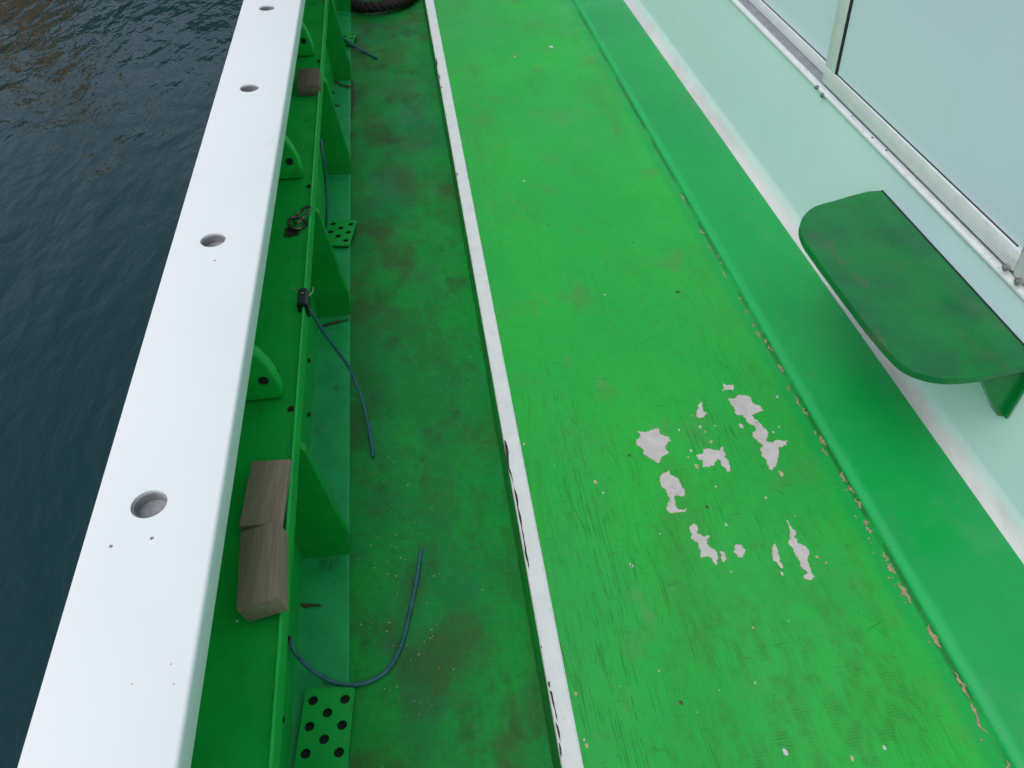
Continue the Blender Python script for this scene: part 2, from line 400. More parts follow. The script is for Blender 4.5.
M = dict(
    cap=mat_cap(),
    raised=mat_raised(), side=mat_side(),
    bulwark=paint('bulwark_green', (.008, .480, .065), (.007, .410, .060), (.030, .085, .022), 7, .40, .55, specks=.05),
    gutter=paint('gutter_green', (.024, .450, .135), (.016, .370, .100), (.022, .190, .060), 13, .42, .95, specks=.06),
    knee=paint('knee_green', (.005, .370, .044), (.004, .310, .040), (.020, .085, .02), 9, .42, .4),
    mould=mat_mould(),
    shelf=paint('shelf_green', (.002, .185, .036), (.008, .120, .036), (.085, .095, .058), 5, .26, .85, specks=.07),
    trim=paint('trim_white', (.74, .76, .76), (.68, .71, .71), (.48, .49, .47), 14, .4, .6),
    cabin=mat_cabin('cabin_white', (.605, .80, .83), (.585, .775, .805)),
    cove=mat_cove(),
    frame=paint('frame_white', (.68, .73, .74), (.62, .67, .68), (.40, .40, .39), 20, .38, .55),
    track=simple('track_aluminium', (.34, .36, .40), (.28, .30, .33), .42, .35, 25),
    pane=mat_cabin('window_panel', (.60, .755, .84), (.62, .745, .835), .16),
    rubber=simple('gasket_rubber', (.012, .014, .015), rough=.55),
    wood=mat_wood('weathered_wood'), wood_dark=mat_wood('weathered_wood_brown', .9), wood_wet=mat_wood('damp_wood', .5),
    rope=simple('tarred_rope', (.034, .022, .020), (.014, .010, .010), .85, 0, 120, .003),
    cord=simple('cord_blue', (.050, .180, .230), (.035, .125, .165), .45, 0, 60),
    rust=simple('rusty_iron', (.22, .20, .17), (.05, .038, .030), .42, .75, 90, .001),
    stain=simple('rust_stain', (.060, .075, .026), (.085, .060, .022), .75, 0, 60),
    stain_dark=simple('dark_rust', (.035, .018, .012), (.018, .012, .010), .8, 0, 90),
    plastic=simple('black_plastic', (.010, .010, .018), rough=.35),
    tie=simple('pale_tie', (.28, .45, .22), rough=.4),
    dark=simple('drain_dark', (.006, .012, .008), rough=.7),
    liner=simple('hole_liner_grey', (.31, .33, .34), (.24, .25, .26), .5, .2, 40, .001),
    bare=paint('bare_primer', (.56, .54, .53), (.49, .46, .45), (.26, .23, .21), 22, .6, .6, .0012),
    cream=simple('old_cream_paint', (.50, .44, .27), (.34, .33, .16), .6, 0, 80),
    bare_tan=simple('bare_tan_filler', (.40, .30, .19), (.27, .21, .13), .65, 0, 90, .0015),
    black=simple('bare_black_edge', (.015, .013, .015), (.05, .028, .02), .6, 0, 40),
    grit=simple('shell_grit', (.55, .55, .40), (.40, .42, .28), .6, 0, 60),
    screw=simple('steel_screw', (.34, .34, .32), (.20, .18, .16), .45, .5, 90),
    hull=paint('hull_white', (.62, .65, .66), (.58, .61, .62), (.40, .40, .38), 3, .35, .4),
    water=mat_water(),
    hill=simple('wooded_hill', (.020, .030, .014), (.010, .016, .010), .9, 0, .6, .4),
    leaf=mat_leaf(),
    bark=simple('bark', (.06, .045, .03), rough=.9, scale=12),
)

# ------------------------------------------------------------------ setting: water and the far shore
bm = B()
bmesh.ops.create_grid(bm, x_segments=2, y_segments=2, size=300)
water = obj('water', bm, M['water'], loc=None); water.location = (0, 0, -1.1); tag(water, 'dark rippled harbour water beside the boat', 'water', kind='structure')
bm = B(); rows = []  # unseen hills, added to darken the reflection in the water
for j in range(26):
    row = []
    for i in range(90):
        x = -130 + i * 2.6; t = j / 25
        y = 33 + j * 2.2 + 2.0 * mnoise.noise((x * .06, 0, 3))
        hgt = -1.6 + 14.5 * min(1, t * 3.2) ** .8 + 7 * max(0, t - .3)
        hgt += (2.2 * mnoise.noise((x * .05, y * .05, 1)) + 1.2 * mnoise.noise((x * .35, y * .35, 5))) * min(1, t * 4)
        row.append(bm.verts.new((x, y, hgt)))
    rows.append(row)
for a, b in zip(rows, rows[1:]):
    for i in range(89): bm.faces.new((a[i], a[i + 1], b[i + 1], b[i]))
tag(obj('hills', bm, M['hill'], smooth=60), 'dark wooded shore across the harbour, out of view, added for its dark reflection in the water', 'hills', kind='structure')

# ------------------------------------------------------------------ the boat
boat = tag(empty('fishing_boat', (.2, 2.5, -1.1)), 'white and green fishing boat whose walkway and raised deck fill the picture', 'boat')
INV = Matrix.Translation(-Vector(boat.location))
def part(name, bm, mats, parent=None, smooth=None, label=None):
    o = obj(name, bm, mats, None, smooth)
    o.parent = parent or boat; o.matrix_parent_inverse = INV if parent is None else Matrix()
    if label: o['label'] = label
    return o
def sub(name, bm, mats, parent, smooth=None, label=None):
    o = obj(name, bm, mats, None, smooth); o.parent = parent
    if label: o['label'] = label
    return o
YS = [-1.6, 0, .5, 1, 1.5, 2, 2.5, 3, 3.5, 4, 5, 6, 7.5]
Z_CAP, Z_LIP, Z_LEDGE, Z_SIDE = .55, .318, .300, -.15
capO = edge((243, 0), (15, 768), Z_CAP); capI = edge((301, 0), (177, 768), Z_CAP)
lipX = edge((326, 0), (271, 768), Z_LIP)
toeX = edge((351, 80), (350, 556), Z_SIDE)
stL = edge((425, 0), (562, 768), 0.003); stR = edge((433.5, 0), (584, 768), 0.003)
filX = edge((573, 0), (1014, 768), 0.0)
bdX = edge((623, 0), (1000, 532), .06)
baseX = edge((315.5, 372), (295, 690), Z_SIDE + .010)
wallO = lambda Y: capO(Y) + .035

# cap rail
def rounded(x0, x1, z0, z1, r, n=5):
    P = []
    for cx, cz, a0 in ((x1 - r, z1 - r, 0), (x0 + r, z1 - r, 90), (x0 + r, z0 + r, 180), (x1 - r, z0 + r, 270)):
        for k in range(n):
            t = R(a0 + 90 * k / (n - 1)); P.append((cx + r * math.cos(t), cz + r * math.sin(t)))
    return P
bm = B(); loft(bm, lambda Y: rounded(capO(Y), capI(Y) + .001, Z_CAP - .048, Z_CAP, .006), YS)
cap = part('cap_rail', bm, M['cap'], smooth=35, label='smooth white cap rail with round holes')
holes = [(149, 504), (213, 240), (249.5, 88), (267, 8)]
HR = .0262
bc = B()
for h in holes: cyl(bc, at_z(*h, Z_CAP) - Vector((0, 0, .02)), HR, .064, n=40)
pins = [(111, 546), (152, 538), (215, 260.5), (199, 167)]
for h in pins[:3]: cyl(bc, at_z(*h, Z_CAP), .0030, .03, n=12)
boolean_cut(cap, bc)
for h in holes:
    c = at_z(*h, Z_CAP); bm = B()
    ro, ri, z1, z0 = HR - .0006, HR - .0032, -.004, -.042
    n = 40
    ring = lambda r, z: [bm.verts.new(c + Vector((r * math.cos(2 * math.pi * k / n), r * math.sin(2 * math.pi * k / n), z))) for k in range(n)]
    L = [ring(ro, z0), ring(ro, z1), ring(ri, z1), ring(ri, -.020), ring(ri * .35, -.023)]
    for a, b in zip(L, L[1:]):
        for k in range(n): bm.faces.new((a[k], a[(k + 1) % n], b[(k + 1) % n], b[k]))
    bm.faces.new(L[-1])
    sub('rod_hole', bm, M['liner'], cap, 40)
for h in pins[:3]:
    bm = B(); cyl(bm, at_z(*h, Z_CAP) - Vector((0, 0, .012)), .0029, .004, n=12); sub('screw_hole', bm, M['dark'], cap)

# hull with bulwark: outer skin, inner skin above the ledge
bm = B()
def hullprof(Y):
    o = wallO(Y)
    return [(o, Z_CAP - .0465), (o - .02, .1), (o + .02, -.5), (o + .12, -1.25), (o + .7, -1.7), (1.9, -1.75), (2.95, -1.2), (3.0, -.16), (2.96, -.16),
            (2.9, -1.15), (1.9, -1.7), (o + .73, -1.65), (o + .16, -1.2), (o + .055, -.5), (o + .022, .1), (o + .035, Z_CAP - .0465)]
loft(bm, hullprof, YS)
part('hull', bm, M['hull'], smooth=40)
bm = B()   # inner lining of the bulwark, down to the ledge
loft(bm, lambda Y: [(wallO(Y) + .037, Z_CAP - .0490), (wallO(Y) + .037, Z_LEDGE - .002), (wallO(Y) + .049, Z_LEDGE - .002), (wallO(Y) + .046, Z_CAP - .0490)], YS)
part('bulwark_lining', bm, M['bulwark'])
# ledge with a thin upstanding lip
bm = B()
def ledgeprof(Y):
    x = lipX(Y)
    return [(wallO(Y) + .036, Z_LEDGE - .002), (x - .022, Z_LEDGE), (x - .009, Z_LEDGE + .003), (x - .006, Z_LIP - .002), (x - .003, Z_LIP), (x + .001, Z_LIP - .002), (x + .002, Z_LEDGE - .02), (x, Z_LEDGE - .036),
            (x - .012, Z_LEDGE - .036), (x - .014, Z_LEDGE - .022), (wallO(Y) + .036, Z_LEDGE - .024)]
loft(bm, ledgeprof, YS)
ledge = part('bulwark_ledge', bm, M['bulwark'], smooth=50)
for px in [(291, 408.5), (309, 186), (319, 61), (275, 371)]:
    bm = B(); c = at_z(*px, Z_LEDGE + .004); cyl(bm, c, .0048, .006, n=6); cyl(bm, c - Vector((0, 0, .0015)), .008, .002, n=14)
    sub('ledge_bolt', bm, M['stain_dark'], ledge, label='rusted bolt head on the ledge')
# lower bulwark wall, its foot at the gutter
bm = B()
loft(bm, lambda Y: [(baseX(Y) - .02, Z_LEDGE - .026), (baseX(Y), Z_SIDE - .01), (baseX(Y) - .03, Z_SIDE - .01), (baseX(Y) - .05, Z_LEDGE - .026)], YS)
lower = part('lower_bulwark_wall', bm, M['bulwark'])
for px, X in [((305, 361), -.352), ((304.5, 415), -.352), ((287, 639), -.352), ((330, 29), -.375), ((282, 720), -.35), ((323, 93), -.37)]:
    p = at_x(*px, X); bm = B(); p.x = baseX(p.y) - .02 * (p.z - Z_SIDE) / .42 + .001
    cyl(bm, p, .006, .010, Vector((1, 0, 0)), 10); sub('wall_bolt', bm, M['stain_dark'], lower, label='rusty bolt in the lower bulwark wall')
# gutter: a low smooth strip between the wall and the walkway
bm = B()
loft(bm, lambda Y: [(baseX(Y) - .005, Z_SIDE - .02), (toeX(Y) - .001, Z_SIDE - .02), (toeX(Y) - .001, Z_SIDE + .004), (toeX(Y) - .006, Z_SIDE + .008), (baseX(Y) + .012, Z_SIDE + .010), (baseX(Y) - .004, Z_SIDE + .013)], YS)
for P in ([(331, 79), (338, 82), (347, 85), (351, 86), (350, 88), (340, 86), (331, 82)], [(294, 601), (303, 603.5), (318, 604), (323, 606), (305, 608.5), (297, 606)], [(335, 104), (341, 106), (335, 106.5)], [(318, 327.5), (332, 322), (349, 318), (349, 320), (333, 324.5), (319, 329.5)]):
    poly(bm, jag_safe([at_z(x, y, Z_SIDE + .0115) for x, y in P], .12, 2), Z_SIDE + .0122, 1)
part('gutter', bm, [M['gutter'], M['stain']], smooth=30, label='paler green gutter strip along the foot of the bulwark')
# frames: a knee below the ledge and a bracket above it at each station
FR = [.25, at_z(350, 556, Z_SIDE).y, at_z(350, 317, Z_SIDE).y, at_z(350, 176, Z_SIDE).y, at_z(350, 82, Z_SIDE).y, 4.9]
def knee_pts(Y):
    t = toeX(Y); l = lipX(Y) - .008
    return [(baseX(Y) - .004, Z_SIDE + .006), (t - .002, Z_SIDE + .006), (t + .003, Z_SIDE + .020), (t + .008, Z_SIDE + .098), (t + .002, Z_SIDE + .116),
            (l + .014, Z_LEDGE - .060), (l, Z_LEDGE - .037), (baseX(Y) - .02, Z_LEDGE - .037)]
for i, Y in enumerate(FR):
    bm = B(); prism(bm, [Vector((x, Y, z)) for x, z in knee_pts(Y)], Vector((0, .022, 0)))
    k = part('knee', bm, M['knee'])
    bv = k.modifiers.new('round', 'BEVEL'); bv.width = .0025; bv.segments = 2; bv.limit_method = 'ANGLE'
    if 0 < i < 5:
        bm = B(); yy = Y + .100; x0 = wallO(Y) + .048; xc = lipX(Y) - .030
        P = [(x0, Z_LEDGE + .002), (xc - .004, Z_LEDGE + .002)]
        for k2 in range(12):
            t = R(6 + 84 * k2 / 11)
            P.append((xc - .100 + .100 * math.cos(t), Z_LEDGE + .010 + .165 * math.sin(t)))
        P.append((x0, Z_LEDGE + .180))
        prism(bm, [Vector((x, yy, z)) for x, z in P], Vector((0, .030, 0)))
        hb = part('stay_bracket', bm, M['bulwark'], smooth=35)
        bv = hb.modifiers.new('round', 'BEVEL'); bv.width = .007; bv.segments = 3; bv.limit_method = 'ANGLE'; bv.angle_limit = R(50)
        bm = B(); hx = capI(Y) - .003
        cyl(bm, Vector((xc - .032, yy - .0005, Z_LEDGE + .060)), .0105, .004, Vector((0, 1, 0)), 20)
        sub('bracket_hole', bm, M['dark'], hb)

# walkway (side deck) and its stains
bm = B()
for a, b in zip(YS, YS[1:]):
    f = bm.faces.new([bm.verts.new(v) for v in ((toeX(a) - .03, a, Z_SIDE), (stL(a) + .05, a, Z_SIDE), (stL(b) + .05, b, Z_SIDE), (toeX(b) - .03, b, Z_SIDE))])
bmesh.ops.remove_doubles(bm, verts=bm.verts[:], dist=1e-5)
def scuff(bm, px, z, mat, amp=.25, it=3):
    poly(bm, jag([at_z(x, y, z) for x, y in px], amp, it), z, mat)
scuff(bm, [(349, 78), (353, 80), (352, 130), (351, 172), (349, 150), (350.5, 110)], Z_SIDE + .0006, 1, .03)
part('side_deck', bm, [M['side'], M['stain']], label='low dark green walkway with worn brown patches')

# rust streaks at the feet of two knees, lying on the gutter
def strip_pts(P, w):
    L = []; Q = []
    for a, b in zip(P, P[1:] + P[-1:]):
        L.append(a)
    return L

# perforated drain covers over the gutter
def drain(px4, tilt=0.):
    q = [at_z(x, y, Z_SIDE + .022) for x, y in px4]
    c = sum(q, Vector()) / 4; wv = ((q[1] - q[0]) + (q[2] - q[3])) / 2; ang = math.atan2(wv.y, wv.x)
    W, H = .104, .166
    Mx = Matrix.Translation(c) @ Matrix.Rotation(ang, 4, 'Z') @ Matrix.Rotation(R(tilt), 4, 'Y')
    bm = B(); P = []
    for sx, sy, a0 in ((1, 1, 0), (-1, 1, 90), (-1, -1, 180), (1, -1, 270)):
        for k in range(5):
            t = R(a0 + 90 * k / 4); r = .008
            P.append(Vector((sx * (W / 2 - r) + r * math.cos(t), sy * (H / 2 - r) + r * math.sin(t), 0)))
    prism(bm, P, Vector((0, 0, -.004))); bm.transform(Mx)
    o = part('drain_cover', bm, M['bulwark'], smooth=35, label=None)
    bc = B()
    for y in (-.054, 0, .054):
        for x in (-.033, .033): cyl(bc, Vector((x, y + .004, 0)), .0102, .03, n=20)
    for y in (-.027, .027): cyl(bc, Vector((0, y + .004, 0)), .0102, .03, n=20)
    bc.transform(Mx); boolean_cut(o, bc)
    bm = B(); box(bm, Vector((0, 0, -.0105)), (W - .012, H - .012, .006)); bm.transform(Mx)
    sub('drain_recess', bm, M['dark'], o)
    return o
drain([(302, 692), (350.5, 688), (352, 768), (297, 768)])
drain([(324.5, 219), (354, 220), (356, 246), (322, 246)])
drain([(338, 31), (352, 31), (352, 46), (338, 46)])

# raised deck with worn-through patches, white edge trim
bm = B()
for a, b in zip(YS, YS[1:]):
    bm.faces.new([bm.verts.new(v) for v in ((stR(a) - .003, a, 0), (filX(a) + .02, a, 0), (filX(b) + .02, b, 0), (stR(b) - .003, b, 0))])
bmesh.ops.remove_doubles(bm, verts=bm.verts[:], dist=1e-5)
def crop(ox, oy, s, P): return [(ox + x / s, oy + y / s) for x, y in P]
CH = [crop(600, 360, 4, P) for P in (
    [(150, 285), (185, 290), (200, 280), (235, 275), (240, 300), (262, 305), (285, 325), (268, 335), (275, 372), (240, 400), (228, 412), (195, 390), (175, 378), (165, 352), (148, 340), (158, 310)],
    [(490, 95), (505, 105), (530, 100), (535, 118), (520, 120), (490, 130), (498, 112)],
    [(400, 165), (410, 190), (428, 215), (395, 232), (385, 210), (398, 195), (393, 180)],
    [(512, 155), (540, 155), (575, 142), (605, 155), (622, 180), (655, 203), (625, 212), (605, 222), (635, 250), (660, 275), (670, 300), (665, 325), (690, 340), (730, 325), (752, 322), (745, 340), (712, 350), (708, 400), (690, 445), (670, 420), (655, 390), (645, 365), (655, 345), (630, 325), (612, 300), (620, 285), (600, 255), (585, 235), (550, 222), (538, 190)],
    [(385, 380), (410, 375), (430, 355), (465, 362), (490, 348), (497, 385), (515, 405), (508, 450), (490, 425), (485, 398), (465, 405), (440, 425), (415, 420), (410, 400), (395, 398)],
    [(240, 485), (275, 440), (300, 470), (325, 500), (338, 540), (305, 540), (298, 560), (310, 598), (350, 592), (325, 608), (280, 612), (272, 585), (282, 555), (265, 525), (250, 510)])]
CH += [crop(600, 520, 4, P) for P in (
    [(375, 15), (388, 30), (385, 55), (412, 66), (440, 65), (425, 80), (440, 110), (465, 165), (463, 182), (445, 150), (405, 152), (400, 115), (365, 75), (362, 45)],
    [(480, 125), (500, 140), (495, 170), (485, 155)], [(535, 128), (560, 100), (582, 120), (565, 150), (550, 145)],
    [(700, 95), (712, 125), (730, 195), (715, 180), (690, 145), (692, 125)],
    [(745, 0), (760, 25), (778, 40), (775, 65), (790, 95), (820, 105), (830, 150), (858, 228), (815, 232), (832, 212), (800, 165), (775, 115), (755, 85), (760, 60)])]
def grow(P, k):
    c = sum(P, Vector()) / len(P); out = []
    m = len(P)
    for i, p in enumerate(P):
        t = (P[(i + 1) % m] - P[i - 1]); nrm = Vector((t.y, -t.x, 0))
        if nrm.length > 1e-9: nrm.normalize()
        out.append(p + nrm * k)
    return out
def area(P): return sum(a.x * b.y - b.x * a.y for a, b in zip(P, P[1:] + P[:1])) / 2
for P in CH:
    V = [at_z(x, y, 0) for x, y in P]
    if area(V) < 0: V.reverse()
    J = jag_safe(V, .30, 3)
    G = grow(J, .0009)
    if not crosses(G): poly(bm, G, .0005, 2)
    poly(bm, J, .0010, 1)
def fleck(bm, c, rx, ry, z, mat, ang=0., n=7):
    P = []
    for k in range(n):
        t = 2 * math.pi * k / n; r = rng.uniform(.55, 1.15)
        x, y = rx * r * math.cos(t), ry * r * math.sin(t)
        P.append(Vector((c.x + x * math.cos(ang) - y * math.sin(ang), c.y + x * math.sin(ang) + y * math.cos(ang), 0)))
    poly(bm, jag(P, .2, 1), z, mat)
for x, y, s in [(679, 430, 1.2), (700, 427, 1.6), (705, 432, 1), (715, 426, 1.2), (711, 442, 2.2), (691, 451, 1.4), (697, 467, 2.2), (704, 466, 1.4), (741, 426, 2.2), (779, 427, 1), (781, 474, 2.4), (716, 487, 1),
               (766, 498, 1.2), (726, 525, 1.3), (795, 516, .9), (660, 534, .9), (817, 557, 1.6), (826, 563, 1.2), (782, 574, 1.4), (731, 572, 1), (753, 628, 1), (755, 683, 1), (632, 566, 1.2), (595, 482.5, 2.3),
               (603, 493, 1), (524, 444, 1.2), (551, 47, 2.2), (515, 57, 1.4), (524, 181, 1), (605, 295, 1), (785, 752, 2.6), (852, 758, 2), (884, 748, 1.6), (692, 416, .9), (688, 457, 1), (777, 397, 1.4), (773, 432, 1.3),
               (576, 694, 1.8), (587, 746, 2), (584, 740, 1.2), (631, 565, 1.3), (659, 671, 1)]:
    c = at_z(x, y, 0); k = (c - CAM).length / F
    fleck(bm, c, s * k, s * k * 1.5, .0009, 2 if rng.random() < .5 else 1)
for x, y, s in [(630, 455, 1.6), (629, 456, 1), (681, 703, 2.2), (549, 225, 1.1), (633, 243, 1), (707, 507, 2.4), (678, 292, 3.4)]:
    c = at_z(x, y, 0); k = (c - CAM).length / F
    fleck(bm, c, s * k, s * k * (.7 if s > 3 else 1.2), .0007, 3)
# bare filler along the groove at the moulding
yv = .36
while yv < 2.4:
    near = yv < 1.25
    L = rng.uniform(.012, .05) * (1.3 if yv < .85 else .8); wd = rng.choice((.004, .006, .008, .011)) * (1.1 if yv < .85 else .8 if near else .5)
    if rng.random() < (.92 if near else .6):
        P = []; x0 = filX(yv) - .012 + rng.uniform(-.008, .004); m = 6
        off = [rng.uniform(-.004, .004) for _ in range(m + 1)]
        for k in range(m + 1): P.append(Vector((x0 + off[k] - wd * math.sin(math.pi * (k + .3) / (m + .6)) * rng.uniform(.4, 1.2), yv + L * k / m, 0)))
        for k in range(m, -1, -1): P.append(Vector((x0 + off[k] + wd * math.sin(math.pi * (k + .3) / (m + .6)) * rng.uniform(.4, 1.2), yv + L * k / m, 0)))
        poly(bm, jag_safe(P, .2, 2), .0010, 4)
        if near:
            for _ in range(rng.choice((0, 1, 2, 4))): fleck(bm, Vector((x0 + rng.gauss(-.004, .012), yv + rng.uniform(-.03, .03), 0)), rng.uniform(.0012, .003), rng.uniform(.002, .006), .0012, 4)
    yv += L + rng.choice((.003, .004, .008, .02, .05))
part('raised_deck', bm, [M['raised'], M['bare'], M['cream'], M['stain'], M['bare_tan']], label='bright green raised deck with paint flaked off in pale grey patches')

bm = B()
def trimprof(Y):
    a, b = stL(Y), stR(Y)
    return [(a, Z_SIDE - .02), (a, -.0045), (a + .0016, .0010), (a + .006, .003), (b - .004, .003), (b, .0012), (b, -.03), (a + .03, -.03), (a + .03, Z_SIDE - .02)]
loft(bm, trimprof, YS)
for f in bm.faces:
    if f.calc_center_median().z < -.01: f.material_index = 2
def tchip(P, z=.0036): poly(bm, jag_safe([at_z(x, y, .003) for x, y in P], .05, 2), z, 1)
tchip([(504.2, 440), (505.6, 441), (508.6, 456), (513.2, 482), (518.4, 508), (522.3, 529), (526.7, 553), (529.2, 569.5), (527.6, 563), (523.6, 541), (518, 512), (511, 476)])
for P in ([(548, 682), (549.5, 681), (550, 688), (548.5, 686)], [(549.5, 690), (552, 692), (555, 708), (557.5, 722), (555.5, 716), (552, 702)],
          [(555.5, 722), (558, 726), (560.5, 742), (558, 734)], [(559, 742), (561, 748), (561.5, 758), (559.6, 750)], [(541, 646), (542, 646.5), (541.8, 648), (540.8, 647.6)],
          [(436, 58), (437, 61), (437, 67), (436, 63)], [(439.3, 74), (440.3, 78), (440, 80), (439, 77)], [(441, 86), (442, 87), (442, 89), (441, 88)], [(445.5, 112), (446.5, 114), (446, 116)], [(457, 172), (458, 174), (457.6, 176), (456.6, 174)]):
    tchip(P)
part('edge_trim', bm, [M['trim'], M['black'], M['side']], label='white edge strip, chipped to black on its outer corner')

# moulding between the raised deck and the cabin, then the cove
bm = B()
def mouldprof(Y):
    f, b = filX(Y), bdX(Y)
    P = [(f - .002, -.02), (f - .001, .0015), (f + .003, .0065), (f + .010, .0115), (f + .019, .0150), (f + .028, .0168)]
    P += [(f + .06, .029), (b - .05, .053), (b, .060), (b + .004, .0600), (b + .004, -.02)]
    return P
loft(bm, mouldprof, YS)
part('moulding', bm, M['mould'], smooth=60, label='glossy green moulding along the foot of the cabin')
XW = 1.228
bm = B()
def coveprof(Y):
    b = bdX(Y); P = []
    for k in range(8):
        t = R(90 * k / 7); P.append((b + .0015 + (XW - b) * math.sin(t) * 1.0, .0605 + .052 * (1 - math.cos(t))))
    return [(b + .0015, .02)] + P + [(XW + .03, .1125), (XW + .03, .02)]
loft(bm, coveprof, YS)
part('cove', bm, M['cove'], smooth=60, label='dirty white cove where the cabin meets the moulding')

# cabin
ZS, ZF = .483, .497                   # sill bead, track floor
Y0, Y1, YR = -1.6, 4.6, 1.225
bm = B()
box(bm, Vector((XW + .02, (Y0 + 7.5) / 2, .1125 + (ZS - .1125) / 2)), (.04, 7.5 - Y0, ZS - .1125))     # wall under the windows
box(bm, Vector((XW + .0, (Y0 + 7.5) / 2, 1.72)), (.16, 7.5 - Y0, .5))                                # wall above the windows
box(bm, Vector((XW + .055, (Y0 + 1.005) / 2, (ZS + 1.47) / 2 + .001)), (.09, 1.005 - Y0, 1.47 - ZS - .002))     # blind wall aft
box(bm, Vector((XW + .055, (Y1 + 7.5) / 2, (ZS + 1.47) / 2 + .001)), (.09, 7.5 - Y1, 1.47 - ZS - .002))
box(bm, Vector((XW + .85, (Y0 + 7.5) / 2, 2.0)), (1.75, 7.7 - Y0, .05), bev=.015)                       # roof
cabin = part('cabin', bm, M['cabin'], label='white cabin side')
bm = B()   # rounded bead under the track
loft(bm, lambda Y: rounded(XW - .007, XW + .038, ZS + .0003, ZF, .0055, 4), [Y0, 0, 1, 2, 3, 4, Y1 + .3])
sub('sill_bead', bm, M['frame'], cabin, 50)
bm = B()
box(bm, Vector((XW + .062, (1.02 + Y1) / 2, ZF + .0012)), (.104, Y1 - 1.02, .003))
box(bm, Vector((XW + .1175, (1.02 + Y1) / 2, .985)), (.004, Y1 - 1.02, .97))
sub('window_track', bm, M['track'], cabin)
def sash(y0, y1, x, zb, zp, st0, st1, gas):
    """aluminium sash with its panel; x is the face, y0 near, y1 far"""
    bm = B(); H = 1.455
    box(bm, Vector((x + .011, (y0 + y1) / 2, (zb + zp) / 2)), (.022, y1 - y0, zp - zb), bev=.0022)
    box(bm, Vector((x + .011, (y0 + y1) / 2, H - .022)), (.022, y1 - y0, .044), bev=.0022)
    box(bm, Vector((x + .0115, y1 - st1 / 2, (zp + H - .044) / 2)), (.0205, st1, H - .044 - zp + .006), bev=.002)
    box(bm, Vector((x + .0115, y0 + st0 / 2, (zp + H - .044) / 2)), (.0205, st0, H - .044 - zp + .006), bev=.002)
    fr = sub('window_sash', bm, M['frame'], cabin, 40)
    bm = B(); box(bm, Vector((x + .0135, (y0 + st0 + y1 - st1) / 2, (zp + H - .044) / 2)), (.010, y1 - y0 - st0 - st1 - .001, H - .044 - zp + .004))
    sub('window_panel', bm, M['pane'], cabin)
    bm = B(); g = .0085 if gas else .003
    box(bm, Vector((x + .0065, y1 - st1 - g / 2, (zp + H - .044) / 2)), (.006, g, H - .044 - zp + .002))
    box(bm, Vector((x + .0078, (y0 + y1) / 2 - .02, zp + .0012)), (.003, y1 - y0 - st0 - st1 - .02, .0026))
    sub('gasket', bm, M['rubber'], cabin)
sash(1.215, 2.177, XW + .006, .506, .5535, .002, .060, True)
sash(2.10, 4.45, XW + .040, ZF + .0035, .5345, .06, .06, False)
bm = B()
box(bm, Vector((XW + .022, 1.112, .975)), (.034, .200, .945), bev=.004)
sub('window_jamb', bm, M['frame'], cabin, 40)
for px, s in [((817, 87.5), .0062), ((822.5, 95.5), .0075), ((1006, 267.5), .0085), ((1018, 281.5), .0085)]:
    p = at_x(*px, XW - .009); bm = B()
    cyl(bm, p, s, .006, Vector((1, 0, 0)), 14); cyl(bm, p + Vector((-.004, 0, 0)), s * .55, .005, Vector((1, 0, 0)), 6)
    sub('screw', bm, M['screw'], cabin, label='grey screw head on the window sill')
for k in range(16):                       # dabs of sealant on the sill
    yy = rng.uniform(1.2, 2.1); bm = B()
    s = rng.uniform(.0018, .0042)
    bmesh.ops.create_icosphere(bm, subdivisions=1, radius=s, matrix=Matrix.Translation((XW - .004 + rng.uniform(0, .010), yy, ZF + rng.uniform(0, .0015))) @ Matrix.Diagonal((1, rng.uniform(1, 2.2), .7, 1)))
    sub('sealant_dab', bm, M['frame'] if rng.random() < .6 else M['stain_dark'], cabin)

for o in list(cabin.children):            # the window wall leans out a little
    if o.name.split('.')[0] in ('window_sash', 'window_panel', 'gasket', 'window_jamb'):
        for v in o.data.vertices: v.co.x -= .075 * max(0, v.co.z - .50)

# seat shelf on the cabin wall
ZSH = .41
P = [(868, 191), (852, 195), (835, 200), (815, 206), (804, 215), (800, 226), (803, 238), (812, 252), (832, 279), (850, 303), (871, 330), (890, 352), (903, 364), (920, 372.5), (945, 377.5), (975, 376.5), (1000, 371.5), (1024, 366), (1036, 363)]
V = [at_z(x, y, ZSH) for x, y in P]
V = smooth_path(V, 4)
a, b = V[0].copy(), V[-1].copy()
V = [Vector((XW - .0015, a.y + .0, ZSH))] + V + [Vector((XW - .0015, b.y - .006, ZSH))]
V = [Vector((min(v.x, XW - .0015), v.y, v.z)) for v in V]
bm = B(); prism(bm, V, Vector((0, 0, -.020)))
shelf = part('seat_shelf', bm, M['shelf'], label='dark green wooden seat shelf with rounded outer corners')
bv = shelf.modifiers.new('round', 'BEVEL'); bv.width = .003; bv.segments = 2; bv.limit_method = 'ANGLE'
bs = B()
box(bs, Vector((XW - .0025, (a.y + b.y) / 2, ZSH + .0006)), (.0046, a.y - b.y - .004, .002), bev=.0008)
sub('seam', bs, M['rubber'], shelf)
for Y in (b.y + .030, a.y - .12):
    bm = B()
    T = [(XW - .002, ZSH - .021), (XW - .118, ZSH - .021), (XW - .116, ZSH - .028), (XW - .018, ZSH - .160), (XW - .002, ZSH - .165)]
    prism(bm, [Vector((x, Y, z)) for x, z in T], Vector((0, -.022, 0)))
    box(bm, Vector((XW - .0055, Y - .011, ZSH - .090)), (.007, .05, .136), bev=.002)
    s = sub('shelf_bracket', bm, M['shelf'], shelf)

